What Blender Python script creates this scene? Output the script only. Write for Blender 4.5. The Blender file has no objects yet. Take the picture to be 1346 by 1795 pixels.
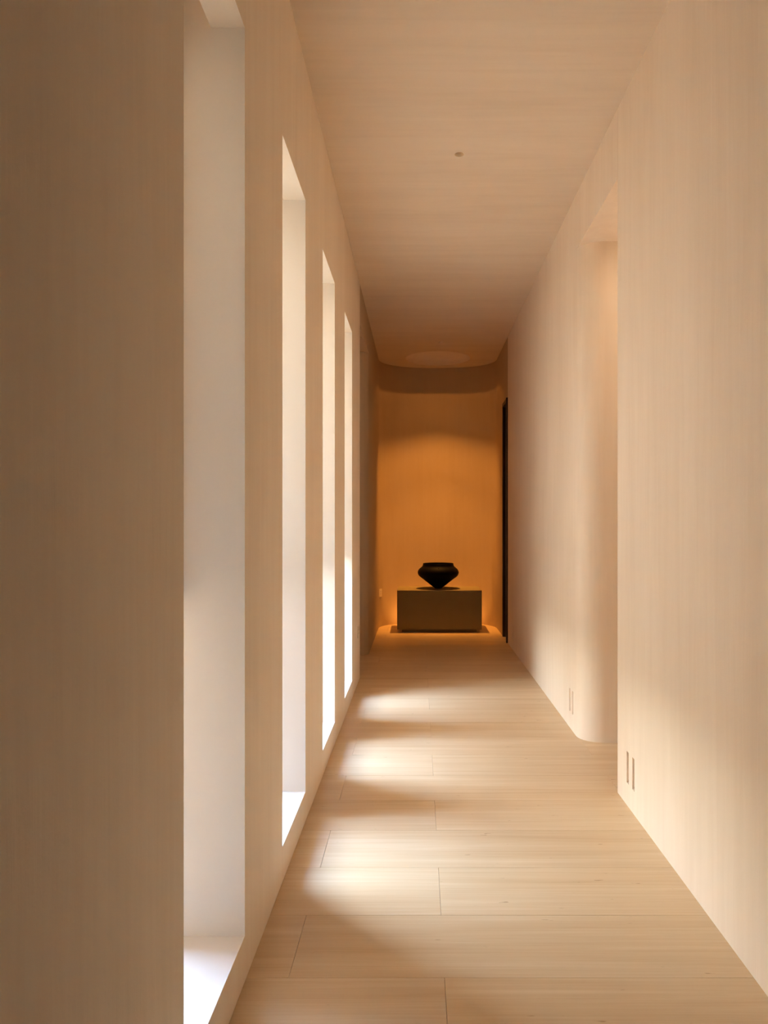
import bpy, bmesh, math, random
from mathutils import Vector
random.seed(7)
sc = bpy.context.scene
C = sc.collection
PI = math.pi

# ---------------------------------------------------------------- camera
EYE = 1.166
cam_d = bpy.data.cameras.new('camera'); cam = bpy.data.objects.new('camera', cam_d); C.objects.link(cam)
cam.location = (0, 0, EYE); cam.rotation_euler = (PI/2, 0, 0)
cam_d.sensor_width = 36; cam_d.lens = 1290/1795*36
cam_d.shift_x = -61/1795; cam_d.shift_y = 17.5/1795
cam_d.clip_start = 0.02
sc.camera = cam

# ---------------------------------------------------------------- sky, lights, exposure
sc.view_settings.view_transform = 'Standard'; sc.view_settings.look = 'None'
sc.view_settings.gamma = 1; sc.view_settings.use_curve_mapping = False
sc.view_settings.exposure = 0.0
cy = sc.cycles
cy.use_denoising = True
cy.max_bounces = 16; cy.diffuse_bounces = 12; cy.glossy_bounces = 4; cy.transparent_max_bounces = 12; cy.transmission_bounces = 6
cy.caustics_reflective = False; cy.caustics_refractive = False; cy.sample_clamp_indirect = 10

SKY = 70.0
w = bpy.data.worlds.new('sky'); sc.world = w; w.use_nodes = True
nt = w.node_tree; nt.nodes.clear()
wo = nt.nodes.new('ShaderNodeOutputWorld'); bg = nt.nodes.new('ShaderNodeBackground')
tc = nt.nodes.new('ShaderNodeTexCoord'); sx = nt.nodes.new('ShaderNodeSeparateXYZ'); rp = nt.nodes.new('ShaderNodeValToRGB')
nt.links.new(tc.outputs['Generated'], sx.inputs[0]); nt.links.new(sx.outputs['Z'], rp.inputs[0])
cr = rp.color_ramp
cr.elements[0].position = 0.0; cr.elements[0].color = (1.0, 0.95, 0.88, 1)
cr.elements[1].position = 0.9; cr.elements[1].color = (0.25, 0.44, 0.92, 1)
e = cr.elements.new(0.30); e.color = (0.95, 0.93, 0.90, 1)
e = cr.elements.new(0.60); e.color = (0.44, 0.59, 0.86, 1)
nt.links.new(rp.outputs[0], bg.inputs['Color']); bg.inputs['Strength'].default_value = SKY
nt.links.new(bg.outputs[0], wo.inputs[0])

WIN = [(1.382 + k, 1.867 + k) for k in range(4)]          # near and far edge of each window along y
XL, XR, H = -0.4414, 0.857, 2.949
XO = -0.777                                               # outer face of the left wall
SILL, HEAD = 0.115, 2.42

def portal(y0, y1, z0, z1, x):
    l = bpy.data.lights.new('sky_portal', 'AREA'); l.shape = 'RECTANGLE'
    l.size = z1-z0; l.size_y = y1-y0
    l.cycles.is_portal = True
    o = bpy.data.objects.new('sky_portal', l); C.objects.link(o)
    o.location = (x, (y0+y1)/2, (z0+z1)/2); o.rotation_euler = (0, -PI/2, 0)
for a, b in WIN: portal(a, b, SILL, HEAD, XO-0.005)

NX, NY = 0.208, 8.03                                      # centre of the niche's dome
def spot(energy, angle, blend, z, col, tilt=0, sxx=1.0):
    l = bpy.data.lights.new('niche_spot', 'SPOT'); l.energy = energy; l.spot_size = math.radians(angle)
    l.spot_blend = blend; l.color = col; l.shadow_soft_size = 0.015
    o = bpy.data.objects.new('niche_spot', l); C.objects.link(o); o.location = (NX, NY, z)
    o.rotation_euler = (math.radians(tilt), 0, 0); o.scale = (sxx, 1, 1)
spot(4.0, 119, 0.03, 2.955, (1, 0.41, 0.07), 0, 1.3)
spot(6, 92, 1.0, 2.955, (1, 0.41, 0.07), 12, 1.2)
spot(190, 60, 1.0, 2.955, (1, 0.41, 0.07), 5, 1.3)
spot(330, 36, 1.0, 2.955, (1, 0.41, 0.07), 4, 1.3)
def lamp(name, loc, rot, sx_, sy_, energy, col):
    l = bpy.data.lights.new(name, 'AREA'); l.shape = 'RECTANGLE'; l.size = sx_; l.size_y = sy_; l.energy = energy; l.color = col
    o = bpy.data.objects.new(name, l); C.objects.link(o); o.location = loc; o.rotation_euler = rot
lamp('niche_wall_fill', (NX, 8.275, 0.06), (math.radians(130), 0, 0), 0.8, 0.03, 2.8, (1, 0.40, 0.08))     # hidden fill light added behind the pedestal to brighten the wall
lamp('passage_fill', (1.3, 3.42, 2.62), (0, 0, 0), 0.12, 0.12, 2.8, (1, 0.78, 0.56))                              # added fill light without a fitting, brightens the right passage

def point(name, loc, energy, col, r=0.02):
    l = bpy.data.lights.new(name, 'POINT'); l.energy = energy; l.color = col; l.shadow_soft_size = r
    o = bpy.data.objects.new(name, l); C.objects.link(o); o.location = loc
point('dome_fill', (NX, NY, H+0.045), 0.10, (1, 0.55, 0.25), 0.001)  # extra fill light added to lift the inside of the dome
point('side_passage_fill', (-1.25, 5.95, 2.3), 2.6, (1, 0.80, 0.66), 0.05)  # unseen fill light added for the soffit of the left opening
# ---------------------------------------------------------------- helpers
def link(o, parent=None, mat=None, **props):
    C.objects.link(o)
    if parent: o.parent = parent
    if mat:
        o.data.materials.clear()
        for m in (mat if isinstance(mat, (list, tuple)) else [mat]): o.data.materials.append(m)
    for k, v in props.items(): o[k] = v
    return o
def mesh_obj(name, bm, mat, parent=None, smooth=None, **props):
    me = bpy.data.meshes.new(name); bmesh.ops.recalc_face_normals(bm, faces=bm.faces); bm.to_mesh(me); bm.free()
    if smooth:
        for p in me.polygons: p.use_smooth = True
        me.set_sharp_from_angle(angle=math.radians(smooth))
    return link(bpy.data.objects.new(name, me), parent, mat, **props)
def empty(name, loc=(0, 0, 0), parent=None, **props):
    o = bpy.data.objects.new(name, None); o.location = loc; o.empty_display_size = 0.1
    return link(o, parent, None, **props)
def box(bm, x0, x1, y0, y1, z0, z1, bevel=0):
    vs = [bm.verts.new((x, y, z)) for x in (x0, x1) for y in (y0, y1) for z in (z0, z1)]
    f = [(0,1,3,2), (4,6,7,5), (0,4,5,1), (2,3,7,6), (0,2,6,4), (1,5,7,3)]
    fs = [bm.faces.new([vs[i] for i in q]) for q in f]
    if bevel:
        es = list({e for q in fs for e in q.edges})
        bmesh.ops.bevel(bm, geom=es, offset=bevel, segments=2, profile=0.5, affect='EDGES')
def bx(*a, **k):
    bm = bmesh.new(); box(bm, *a, **k); return bm
def prism(bm, pts, z0, z1):
    lo = [bm.verts.new((x, y, z0)) for x, y in pts]; hi = [bm.verts.new((x, y, z1)) for x, y in pts]
    bm.faces.new(lo[::-1]); bm.faces.new(hi)
    n = len(pts)
    for i in range(n): bm.faces.new((lo[i], lo[(i+1) % n], hi[(i+1) % n], hi[i]))
def lathe(bm, prof, seg=64, cx=0, cy=0):
    rings = []
    for r, z in prof:
        if r < 1e-6: rings.append([bm.verts.new((cx, cy, z))])
        else: rings.append([bm.verts.new((cx+r*math.cos(2*PI*k/seg), cy+r*math.sin(2*PI*k/seg), z)) for k in range(seg)])
    for a, b in zip(rings, rings[1:]):
        for k in range(seg):
            q = [a[k % len(a)], a[(k+1) % len(a)], b[(k+1) % len(b)], b[k % len(b)]]
            u = []
            for v in q:
                if v not in u: u.append(v)
            if len(u) > 2: bm.faces.new(u)
def cut(obj, cutter_bm):
    me = bpy.data.meshes.new('cutter'); bmesh.ops.recalc_face_normals(cutter_bm, faces=cutter_bm.faces); cutter_bm.to_mesh(me); cutter_bm.free()
    co = bpy.data.objects.new('cutter', me); C.objects.link(co)
    m = obj.modifiers.new('b', 'BOOLEAN'); m.operation = 'DIFFERENCE'; m.solver = 'EXACT'; m.object = co
    dg = bpy.context.evaluated_depsgraph_get(); dg.update()
    new = bpy.data.meshes.new_from_object(obj.evaluated_get(dg))
    obj.modifiers.clear(); obj.data = new
    bpy.data.objects.remove(co)

# ---------------------------------------------------------------- materials
def mat_base(name, rough=0.6, spec=0.5):
    m = bpy.data.materials.new(name); m.use_nodes = True
    n = m.node_tree.nodes; l = m.node_tree.links
    b = n['Principled BSDF']; b.inputs['Roughness'].default_value = rough
    b.inputs['Specular IOR Level'].default_value = spec
    return m, n, l, b
def noise(n, l, vec, scale, loc=(0, 0, 0), detail=4, rough=0.55, dist=0):
    mp = n.new('ShaderNodeMapping'); mp.inputs['Scale'].default_value = scale; mp.inputs['Location'].default_value = loc
    l.new(vec, mp.inputs[0])
    t = n.new('ShaderNodeTexNoise'); t.inputs['Scale'].default_value = 1; t.inputs['Detail'].default_value = detail
    t.inputs['Roughness'].default_value = rough; t.inputs['Distortion'].default_value = dist
    l.new(mp.outputs[0], t.inputs['Vector']); return t.outputs['Fac']
def ramp(n, l, fac, stops):
    r = n.new('ShaderNodeValToRGB'); c = r.color_ramp
    c.elements[0].position, c.elements[0].color = stops[0][0], (*stops[0][1], 1)
    c.elements[1].position, c.elements[1].color = stops[-1][0], (*stops[-1][1], 1)
    for p, col in stops[1:-1]:
        e = c.elements.new(p); e.color = (*col, 1)
    l.new(fac, r.inputs[0]); return r.outputs[0]
def math_n(n, l, op, a, b):
    m = n.new('ShaderNodeMath'); m.operation = op
    for i, v in enumerate((a, b)):
        if isinstance(v, (int, float)): m.inputs[i].default_value = v
        else: l.new(v, m.inputs[i])
    return m.outputs[0]
def mixc(n, l, mode, fac, a, b):
    m = n.new('ShaderNodeMix'); m.data_type = 'RGBA'; m.blend_type = mode
    m.inputs[0].default_value = fac
    for i, v in ((6, a), (7, b)):
        if isinstance(v, tuple): m.inputs[i].default_value = (*v, 1)
        else: l.new(v, m.inputs[i])
    return m.outputs[2]
def plaster(name, base, dark, axis='z', bump=0.4, rough=0.62, streak=1.5):
    """hand-trowelled clay plaster: long soft strokes along one axis"""
    m, n, l, b = mat_base(name, rough, 0.3)
    t = n.new('ShaderNodeTexCoord'); v = t.outputs['Object']
    s1 = {'z': (5, 5, 0.7), 'x': (0.7, 5, 5)}[axis]
    s2 = {'z': (30, 30, 1.6), 'x': (1.6, 30, 30)}[axis]
    a = noise(n, l, v, s1, detail=5, rough=0.6, dist=0.6)
    c = noise(n, l, v, s2, (3, 1, 7), detail=4, rough=0.6, dist=0.4)
    d = noise(n, l, v, (1.1, 1.1, 0.6), (9, 2, 4), detail=3)
    f = math_n(n, l, 'ADD', math_n(n, l, 'MULTIPLY', a, 0.5), math_n(n, l, 'MULTIPLY', c, 0.2*streak))
    f = math_n(n, l, 'ADD', f, math_n(n, l, 'MULTIPLY', d, 0.35))
    col = ramp(n, l, f, [(0.38, dark), (0.66, base)])
    l.new(col, b.inputs['Base Color'])
    g = noise(n, l, v, (180, 180, 180), detail=3)
    hgt = math_n(n, l, 'ADD', math_n(n, l, 'MULTIPLY', c, 0.7), math_n(n, l, 'MULTIPLY', g, 0.12))
    hgt = math_n(n, l, 'ADD', hgt, a)
    bp = n.new('ShaderNodeBump'); bp.inputs['Strength'].default_value = bump; bp.inputs['Distance'].default_value = 0.004
    l.new(hgt, bp.inputs['Height']); l.new(bp.outputs[0], b.inputs['Normal'])
    return m
M = {}
M['wall'] = plaster('clay_plaster', (0.84, 0.735, 0.605), (0.77, 0.655, 0.52))
M['ceil'] = plaster('ceiling_plaster', (0.77, 0.665, 0.54), (0.69, 0.58, 0.455), axis='x', bump=0.15)
M['niche'] = plaster('dimmed_plaster', (0.49, 0.37, 0.245), (0.46, 0.345, 0.225), bump=0.05)  # plaster darkened in its colour to hold the dimness of the far end
M['reveal'] = plaster('smooth_white_paint', (0.74, 0.69, 0.64), (0.71, 0.66, 0.60), bump=0.04, streak=0.2)
def travertine():
    m, n, l, b = mat_base('vein_cut_travertine', 0.42, 0.4)
    t = n.new('ShaderNodeTexCoord'); oi = n.new('ShaderNodeObjectInfo')
    cb = n.new('ShaderNodeCombineXYZ'); r = math_n(n, l, 'MULTIPLY', oi.outputs['Random'], 37)
    for i in range(3): l.new(r, cb.inputs[i])
    ad = n.new('ShaderNodeVectorMath'); ad.operation = 'ADD'; l.new(t.outputs['Object'], ad.inputs[0]); l.new(cb.outputs[0], ad.inputs[1])
    v = ad.outputs[0]
    a = noise(n, l, v, (0.7, 14, 1), detail=3, dist=0.5)
    c = noise(n, l, v, (1.6, 75, 1), detail=5, rough=0.7, dist=0.6)
    d = noise(n, l, v, (4, 220, 1), detail=3, rough=0.6)
    f = math_n(n, l, 'ADD', math_n(n, l, 'MULTIPLY', a, 0.5), math_n(n, l, 'MULTIPLY', c, 0.38))
    f = math_n(n, l, 'ADD', f, math_n(n, l, 'MULTIPLY', d, 0.12))
    col = ramp(n, l, f, [(0.30, (0.50, 0.34, 0.18)), (0.44, (0.575, 0.41, 0.24)), (0.54, (0.61, 0.455, 0.28)), (0.70, (0.69, 0.545, 0.37))])
    pits = noise(n, l, v, (14, 60, 1), (5, 5, 0), detail=2)
    pm = ramp(n, l, pits, [(0.235, (0.55, 0.45, 0.35)), (0.27, (1, 1, 1))])
    col = mixc(n, l, 'MULTIPLY', 0.7, col, pm)
    k = math_n(n, l, 'ADD', math_n(n, l, 'MULTIPLY', oi.outputs['Random'], 0.05), 0.97)
    hs = n.new('ShaderNodeHueSaturation'); l.new(k, hs.inputs['Value']); l.new(col, hs.inputs['Color'])
    l.new(hs.outputs[0], b.inputs['Base Color'])
    bp = n.new('ShaderNodeBump'); bp.inputs['Strength'].default_value = 0.12; bp.inputs['Distance'].default_value = 0.002
    l.new(f, bp.inputs['Height']); l.new(bp.outputs[0], b.inputs['Normal'])
    return m
M['tile'] = travertine()
def simple(name, col, rough=0.6, spec=0.5, var=0.06, scale=20, metal=0):
    m, n, l, b = mat_base(name, rough, spec); b.inputs['Metallic'].default_value = metal
    t = n.new('ShaderNodeTexCoord'); f = noise(n, l, t.outputs['Object'], (scale,)*3)
    l.new(ramp(n, l, f, [(0.3, tuple(c*(1-var) for c in col)), (0.7, tuple(min(1, c*(1+var)) for c in col))]), b.inputs['Base Color'])
    return m
M['lobby'] = simple('light_absorbing_brown', (0.10, 0.065, 0.04), 0.5, 0.4, 0.2, 4)  # dark colour for the added lobby, soaks up light near the camera
M['bed'] = simple('tile_grout', (0.50, 0.38, 0.26), 0.9, 0.2)
M['plinth'] = simple('sand_micro_cement', (0.22, 0.175, 0.095), 0.8, 0.2, 0.03, 12)
M['vase'] = simple('burnished_black_clay', (0.003, 0.0015, 0.001), 0.6, 0.06, 0.3, 30)
M['dark_wood'] = simple('dark_red_brown_timber', (0.028, 0.011, 0.007), 0.45, 0.4, 0.2, 8)
M['plate'] = simple('cream_plastic', (0.82, 0.72, 0.58), 0.4, 0.5, 0.02)
M['socket_dark'] = simple('socket_shadow_grey', (0.12, 0.09, 0.06), 0.5)
M['strip'] = simple('tan_insert', (0.74, 0.61, 0.48), 0.6)
M['frame'] = simple('bronze_aluminium', (0.20, 0.17, 0.14), 0.4, 0.5, 0.02)
M['render'] = simple('exterior_render', (0.62, 0.50, 0.38), 0.9, 0.2, 0.05, 6)
M['ground'] = simple('garden_grass', (0.26, 0.26, 0.17), 0.95, 0.1, 0.25, 14)
M['sky_block'] = simple('sky_block_green', (0.45, 0.43, 0.31), 0.9, 0.1, 0.3, 9)
M['lens'] = simple('frosted_lamp_lens', (0.8, 0.7, 0.55), 0.4)
def glass():
    m = bpy.data.materials.new('window_glass'); m.use_nodes = True; n = m.node_tree.nodes; l = m.node_tree.links
    n.clear(); o = n.new('ShaderNodeOutputMaterial'); mx = n.new('ShaderNodeMixShader'); t = n.new('ShaderNodeBsdfTransparent'); g = n.new('ShaderNodeBsdfGlossy')
    g.inputs['Roughness'].default_value = 0.02; mx.inputs[0].default_value = 0.07; t.inputs[0].default_value = (0.95, 0.97, 0.95, 1)
    l.new(t.outputs[0], mx.inputs[1]); l.new(g.outputs[0], mx.inputs[2]); l.new(mx.outputs[0], o.inputs[0]); return m
M['glass'] = glass()
def fabric(name='blind_fabric', opaque=0.22):
    m = bpy.data.materials.new(name); m.use_nodes = True; n = m.node_tree.nodes; l = m.node_tree.links
    n.clear(); o = n.new('ShaderNodeOutputMaterial'); mx = n.new('ShaderNodeMixShader'); t = n.new('ShaderNodeBsdfTranslucent'); g = n.new('ShaderNodeBsdfDiffuse')
    t.inputs[0].default_value = (0.95, 0.90, 0.84, 1); g.inputs[0].default_value = (0.7, 0.6, 0.48, 1); mx.inputs[0].default_value = opaque
    l.new(t.outputs[0], mx.inputs[1]); l.new(g.outputs[0], mx.inputs[2]); l.new(mx.outputs[0], o.inputs[0]); return m
M['fabric'] = fabric(); M['fabric_dimming'] = fabric('dimming_blind_fabric', 0.36)  # denser copy of the fabric dims daylight at the nearest window

# ---------------------------------------------------------------- floor: travertine tiles 1.2 x 0.3
floor = mesh_obj('floor', bx(-2.5, 2.6, -3.7, 8.75, -0.12, -0.0155), M['bed'], kind='structure',
                 label='pale vein-cut travertine floor laid in long tiles across the corridor')
Y0 = 1.8826 - 0.3*19
meshes = {}
r = 0
for k in range(41):
    y0 = Y0 + 0.3*k; y1 = y0 + 0.3
    xj = (-0.333 if (k-19) % 2 == 0 else 0.066)
    xa, xb = XL-0.10, XR+0.10
    if y1 > 5.45 and y0 < 6.5: xa = -1.75
    if y1 > 3.1 and y0 < 4.05: xb = 1.95
    if y0 < 1.3: xb = 2.5
    if y0 < -0.2: xa = XO-0.05
    x = xj - 1.2*3
    while x < xb:
        a, b_ = max(x, xa), min(x+1.2, xb)
        if b_ - a > 0.03:
            key = (round(b_-a, 3),)
            if key not in meshes:
                g = 0.0005
                bm = bx(-(b_-a)/2+g, (b_-a)/2-g, -0.15+g, 0.15-g, -0.015, 0, bevel=0.0004)
                me = bpy.data.meshes.new('tile'); bm.to_mesh(me); bm.free(); me.materials.append(M['tile']); meshes[key] = me
            o = bpy.data.objects.new('tile', meshes[key]); o.location = ((a+b_)/2, (y0+y1)/2, random.uniform(-0.0003, 0)); o.parent = floor
            C.objects.link(o)
        x += 1.2

# ---------------------------------------------------------------- left wall with four window slots
def mark(obj, test, idx):
    for p in obj.data.polygons:
        if test(p.center, p.normal): p.material_index = idx
LY = 5.51
wl = mesh_obj('wall_left', bx(XO, XL, -0.2, LY, 0, H), [M['wall'], M['reveal']], kind='structure',
              label='beige clay-plastered wall with four tall window slots on the left')
cb = bmesh.new()
for a, b in WIN:
    box(cb, XO-0.1, XL+0.1, a, b, SILL, HEAD)
cut(wl, cb)
cb = bmesh.new()
for a, b in WIN: box(cb, XO+0.075, XL-0.086, a, b, HEAD-0.02, HEAD+0.16)       # pocket for the blind above each head
cut(wl, cb)
mark(wl, lambda c, nn: abs(nn.x) < 0.5 and any(a-0.01 < c.y < b+0.01 for a, b in WIN) and SILL-0.01 < c.z < HEAD+0.17 and XO+0.001 < c.x < XL-0.001, 1)

def round_corner(cx, cy, r, a0, a1, n=14):
    return [(cx+r*math.cos(a0+(a1-a0)*i/n), cy+r*math.sin(a0+(a1-a0)*i/n)) for i in range(n+1)]
BY = 6.42
R1 = 0.085
bm = bmesh.new()
prism(bm, [(-1.8, BY), *round_corner(XL-R1, BY+R1, R1, -PI/2, 0), (XL, 8.06), (-0.75, 8.06), (-0.75, 6.9), (-1.8, 6.9)], 0, 2.652)
box(bm, -1.8, XL, LY, 8.06, 2.652, H)
mesh_obj('wall_left', bm, M['niche'], smooth=30, kind='structure', label='dim plastered wall past the left opening with a rounded corner')  # dimness of this wall comes from the darkened plaster colour
# groove in the soffit over the left opening
mesh_obj('trim_1', bx(-1.7, XL-0.02, 5.905, 5.935, 2.646, 2.653), M['niche'], kind='structure', label='thin shadow line across the soffit of the left opening')
bm = bmesh.new(); box(bm, -1.8, XO, LY-0.15, LY, 0, H); box(bm, -1.95, -1.8, LY-0.15, 6.9, 0, H)
mesh_obj('wall_passage', bm, M['wall'], kind='structure', label='plastered walls of the side passage beyond the left opening')

# ---------------------------------------------------------------- right wall
RY0, RY1, R2 = 3.177, 3.886, 0.125
DY0, DY1, DH = 7.085, 7.50, 2.365
bm = bmesh.new()
prism(bm, [(XR, 1.3), (XR, RY0-0.004), (XR+0.004, RY0), (2.0, RY0), (2.0, RY0-0.3), (1.15, RY0-0.3), (1.15, 1.3)], 0, H)
box(bm, XR, 2.0, RY0, RY1+R2, 2.648, H)
wr = mesh_obj('wall_right', bm, M['wall'], kind='structure', label='broad plastered wall at the near right, lit by the windows')
bm = bmesh.new()
prism(bm, [*round_corner(XR+R2, RY1+R2, R2, PI, 1.5*PI)[::1], (2.0, RY1), (2.0, RY1+0.3), (1.15, RY1+0.3), (1.15, DY0), (XR, DY0)], 0, 2.648)
box(bm, XR, 1.15, RY1+R2, DY0, 2.648, H)
wf = mesh_obj('wall_right', bm, M['wall'], smooth=30, kind='structure', label='streaky plastered wall beyond the right-hand opening, with a rounded corner')
bm = bmesh.new()
box(bm, XR, 1.15, DY1, 8.06, 0, DH); box(bm, XR, 1.15, DY0, 8.06, DH, H)
mesh_obj('wall_right', bm, M['niche'], kind='structure', label='short dim wall between the dark door and the niche')  # darkened plaster here too, shade put into the colour
mesh_obj('wall_passage', bx(2.0, 2.15, RY0-0.3, RY1+0.3, 0, H), M['wall'], kind='structure', label='end wall of the side passage on the right')

# paired narrow slots low in the right wall
slots = [(2.923, 2.954), (3.004, 3.035), (4.085, 4.115), (4.165, 4.195), (6.66, 6.69), (6.74, 6.77)]
cb = bmesh.new()
for a, b in slots[:2]: box(cb, XR-0.05, XR+0.011, a, b, 0.093, 0.222)
cut(wr, cb)
cb = bmesh.new()
for a, b in slots[2:]: box(cb, XR-0.05, XR+0.011, a, b, 0.093, 0.222)
cut(wf, cb)
for p in wf.data.polygons: p.use_smooth = True
wf.data.set_sharp_from_angle(angle=math.radians(30))
where = ['nearest recessed slot low on the right wall, right one of the near pair',
         'recessed slot beside the corner of the right opening, left one of the near pair',
         'recessed slot below the rounded corner, right one of the middle pair',
         'recessed slot below the rounded corner, left one of the middle pair',
         'faint recessed slot near the dark door, right one of the far pair',
         'faint recessed slot near the dark door, left one of the far pair']
for (a, b), lab in zip(slots, where):
    t = empty('recessed_socket', (XR+0.011, (a+b)/2, 0.093), label=lab, category='socket', group='slim recessed sockets in the right wall')
    o = mesh_obj('back_plate', bx(-0.004, 0, a-(a+b)/2+0.001, b-(a+b)/2-0.001, 0.001, 0.128, bevel=0.0008), M['strip'], t)
    bm = bmesh.new(); lathe(bm, [(0, -0.002), (0.004, -0.002), (0.004, 0.0), (0, 0.0)], 16)
    bmesh.ops.rotate(bm, verts=bm.verts, matrix=__import__('mathutils').Matrix.Rotation(PI/2, 3, 'Y'))
    bmesh.ops.translate(bm, verts=bm.verts, vec=(-0.0045, 0, 0.012)); mesh_obj('screw', bm, M['socket_dark'], t)

# ---------------------------------------------------------------- niche back wall (half ellipse in plan)
EC, EB = 8.06, 0.47
EX = (XL+XR)/2; EA = (XR-XL)/2
pts = []
N = 64
for i in range(N+1):
    a = PI*i/N
    c, s = math.cos(a), math.sin(a)
    ex = 2/2.25
    pts.append((EX - EA*math.copysign(abs(c)**ex, c), EC + EB*abs(s)**ex))
bm = bmesh.new()
prism(bm, [(-0.75, EC), *pts, (1.15, EC), (1.15, 8.75), (-0.75, 8.75)], 0, H)
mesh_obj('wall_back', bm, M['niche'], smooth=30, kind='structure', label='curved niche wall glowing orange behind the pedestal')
bm = bmesh.new(); box(bm, -0.92, XO, -3.65, -0.2, 0, H); box(bm, XO, 2.4, -3.65, -3.5, 0, H); box(bm, 2.4, 2.55, -3.65, 1.45, 0, H); box(bm, 1.15, 2.4, 1.3, 1.45, 0, H)
mesh_obj('wall_front', bm, M['lobby'], kind='structure', label='unseen dark lobby walls added behind the camera to dim the near end')  # unseen dark walls added to cut bounce light at the near end

# ---------------------------------------------------------------- ceiling, dome, pinhole downlights
DL = [(0.196, 3.57), (0.218, 7.29)]
ceil = mesh_obj('ceiling', bx(-1.95, 2.6, -3.7, 8.75, H, H+0.5), M['ceil'], kind='structure', label='flat plastered ceiling with faint brushed strokes')
cb = bmesh.new(); DR = 0.35
lathe(cb, [(0, H-0.1), (DR, H-0.1), (DR, H+0.03)] + [(DR*math.cos(t), H+0.03+0.13*math.sin(t)) for t in [PI/2*i/10 for i in range(1, 10)]] + [(0, H+0.16)], 96, NX, NY)
for x, y in DL: lathe(cb, [(0, H-0.05), (0.026, H-0.05), (0.026, H+0.06), (0, H+0.06)], 32, x, y)
cut(ceil, cb)
for p in ceil.data.polygons: p.use_smooth = True
ceil.data.set_sharp_from_angle(angle=math.radians(30))
for (x, y), lab in zip(DL, ['tiny recessed ceiling downlight above the middle of the corridor', 'tiny recessed ceiling downlight just before the niche']):
    t = empty('downlight', (x, y, H), label=lab, category='downlight', group='pinhole ceiling downlights')
    bm = bmesh.new(); lathe(bm, [(0.026, 0.0), (0.026, -0.0008), (0.023, -0.0008), (0.0235, 0.04), (0.026, 0.04), (0.026, 0)], 32); mesh_obj('rim', bm, M['plate'], t, smooth=30)
    bm = bmesh.new(); lathe(bm, [(0, 0.035), (0.0235, 0.035), (0.0235, 0.055), (0, 0.055)], 32); mesh_obj('lens', bm, M['lens'], t, smooth=30)
t = empty('niche_lamp', (NX, NY, H), label='small lamp set in the shallow round ceiling dome over the vase', category='lamp')
bm = bmesh.new(); lathe(bm, [(0, 0.165), (0.03, 0.165), (0.03, 0.10), (0.022, 0.10), (0.022, 0.115), (0, 0.115)], 32); mesh_obj('housing', bm, M['plate'], t, smooth=30)

# ---------------------------------------------------------------- windows
WL = ['nearest', 'second', 'third', 'farthest']
for i, (a, b) in enumerate(WIN):
    t = empty('window_%d' % (i+1), (XO+0.04, (a+b)/2, SILL), kind='structure', label='%s tall narrow window slot in the left wall' % WL[i])
    hw = (b-a)/2; hh = HEAD-SILL; f = 0.022
    bm = bmesh.new()
    box(bm, -0.02, 0.02, -hw, -hw+f, 0, hh); box(bm, -0.02, 0.02, hw-f, hw, 0, hh)
    box(bm, -0.02, 0.02, -hw+f, hw-f, 0, f); box(bm, -0.02, 0.02, -hw+f, hw-f, hh-f, hh)
    mesh_obj('window_frame', bm, M['frame'], t)
    mesh_obj('pane', bx(-0.003, 0.003, -hw+f, hw-f, f, hh-f), M['glass'], t)
    mesh_obj('blind_fabric', bx(0.121, 0.1225, -hw+0.006, hw-0.006, 0.885, hh+0.13), M['fabric_dimming' if i == 0 else 'fabric'], t)
    mesh_obj('blind_bottom_bar', bx(0.116, 0.1275, -hw+0.006, hw-0.006, 0.868, 0.888, bevel=0.002), M['frame'], t)

# ---------------------------------------------------------------- outside: garden ground and two unseen blocks added to shape the daylight
mesh_obj('ground', bx(-14, XO, -10, 16, -0.2, -0.02), M['ground'], kind='structure', label='garden ground outside the windows')
wb = bmesh.new(); box(wb, XO-0.15, XO, -0.2, 1.36, -0.02, 6.0); box(wb, -1.5, XO-0.15, -3.7, 1.36, -0.02, 6.0); box(wb, -6.0, -1.9, -3.7, 2.0, -0.02, 2.7); box(wb, -6.0, -1.5, -3.7, 1.34, 2.7, 6.0); box(wb, -1.9, -1.5, -3.7, 1.36, -0.02, 2.7)
mesh_obj('wall_light_block', wb, M['render'], kind='structure', label='unseen rendered block added outside to shade the nearest window')
mesh_obj('wall_light_block', bx(-3.2, -1.95, LY-0.15, 8.75, -0.02, 6.0), M['render'], kind='structure', label='unseen rendered block added outside to limit light past the farthest window')

mesh_obj('wall_sky_block', bx(-4.3, -4.0, 1.98, 16, -0.02, 1.9), M['sky_block'], kind='structure', label='unseen green wall added across from the windows to block low sky')  # unseen wall added to keep low sky light off the right wall
# ---------------------------------------------------------------- dark door on the right near the niche
d = empty('door_1', (XR, DY0, 0), kind='structure', label='tall narrow dark red-brown door on the right before the niche')
p = 0.016
mesh_obj('jamb', bx(-p, 0.16, 0, 0.03, 0, DH, bevel=0.002), M['dark_wood'], d)
mesh_obj('jamb', bx(-p*0.4, 0.16, DY1-DY0-0.03, DY1-DY0, 0, DH, bevel=0.002), M['dark_wood'], d)
mesh_obj('door_head', bx(-p*0.6, 0.16, 0.03, DY1-DY0-0.03, DH-0.035, DH, bevel=0.002), M['dark_wood'], d)
mesh_obj('door_leaf', bx(0.11, 0.15, 0.03, DY1-DY0-0.03, 0.004, DH-0.035, bevel=0.002), M['dark_wood'], d)

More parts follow.
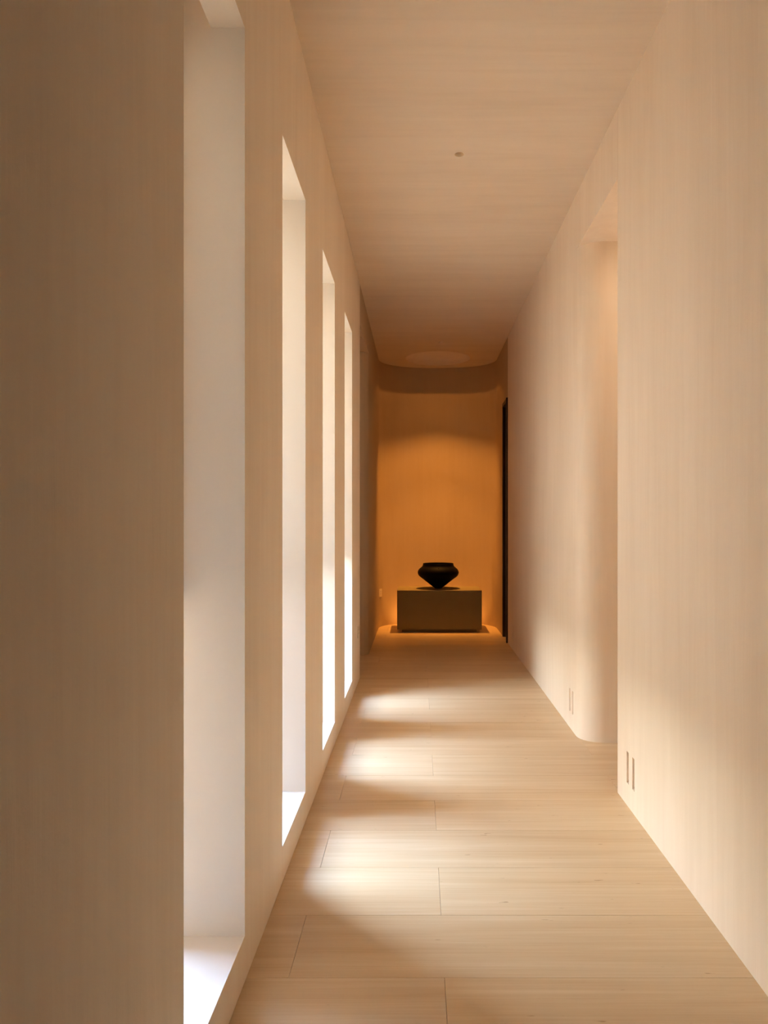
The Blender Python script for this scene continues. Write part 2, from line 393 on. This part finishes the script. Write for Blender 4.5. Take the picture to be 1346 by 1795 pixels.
# ---------------------------------------------------------------- pedestal and vase
PX0, PX1, PY0, PY1, PZ = -0.229, 0.665, 7.76, 8.257, 0.444
pcx, pcy = (PX0+PX1)/2, (PY0+PY1)/2
t = empty('pedestal', (pcx, pcy, 0), label='low sand-coloured box pedestal standing in the orange niche', category='pedestal')
mesh_obj('body', bx(PX0-pcx, PX1-pcx, PY0-pcy, PY1-pcy, 0.030, PZ, bevel=0.003), M['plinth'], t)
mesh_obj('recessed_base', bx(PX0-pcx+0.05, PX1-pcx-0.05, PY0-pcy+0.05, PY1-pcy-0.05, 0.0, 0.030), M['plinth'], t, label='set-back dark base under the pedestal')
bm = bmesh.new()
prof = [(0, 0.0), (0.038, 0.0), (0.041, 0.003), (0.050, 0.013), (0.068, 0.026), (0.092, 0.045), (0.115, 0.064), (0.140, 0.083), (0.162, 0.101), (0.182, 0.115), (0.199, 0.128),
        (0.211, 0.140), (0.218, 0.153), (0.2225, 0.168), (0.2225, 0.180), (0.220, 0.190), (0.214, 0.202), (0.206, 0.2125), (0.196, 0.222), (0.187, 0.2295),
        (0.180, 0.2345), (0.1735, 0.241), (0.169, 0.250), (0.166, 0.260), (0.165, 0.269), (0.1645, 0.2725), (0.161, 0.274), (0.157, 0.272), (0.157, 0.262), (0.160, 0.250), (0.170, 0.236), (0.200, 0.212), (0.213, 0.180), (0.205, 0.150), (0.155, 0.108), (0.08, 0.052), (0.03, 0.025), (0, 0.02)]
lathe(bm, prof, 96)
v = mesh_obj('vase', bm, M['vase'], smooth=60, label='wide dark clay bowl vase tapering to a small foot on the pedestal', category='vase')
v.location = (0.211, 8.0, PZ)
# a small clay nub on the shoulder, facing the corridor
bm = bmesh.new(); bmesh.ops.create_uvsphere(bm, u_segments=16, v_segments=8, radius=0.005)
o = mesh_obj('nub', bm, M['vase'], v, smooth=60); o.location = (0.0, -0.188, 0.2285)

# ---------------------------------------------------------------- wall plates
def outlet(loc, rot, lab):
    t = empty('power_outlet', loc, label=lab, category='outlet'); t.rotation_euler = (0, 0, rot)     # local +x points out of the wall
    mesh_obj('cover_plate', bx(0, 0.008, -0.043, 0.043, -0.043, 0.043, bevel=0.002), M['plate'], t)
    for dy in (-0.006, 0.006): mesh_obj('pin_hole', bx(0.0078, 0.0084, dy-0.0012, dy+0.0012, 0.008, 0.020), M['socket_dark'], t)
    for s in (-1, 1): mesh_obj('pin_hole', bx(0.0078, 0.0084, s*0.008-0.0012, s*0.008+0.0012, -0.018, -0.006), M['socket_dark'], t)
outlet((XL, 5.325, 0.373), 0, 'cream power outlet low on the left wall by the opening')
EO = [q for q in pts if q[1] > 8.16][0]
outlet((EO[0]-0.001, EO[1], 0.378), -0.35, 'small power outlet on the left curve of the orange niche')
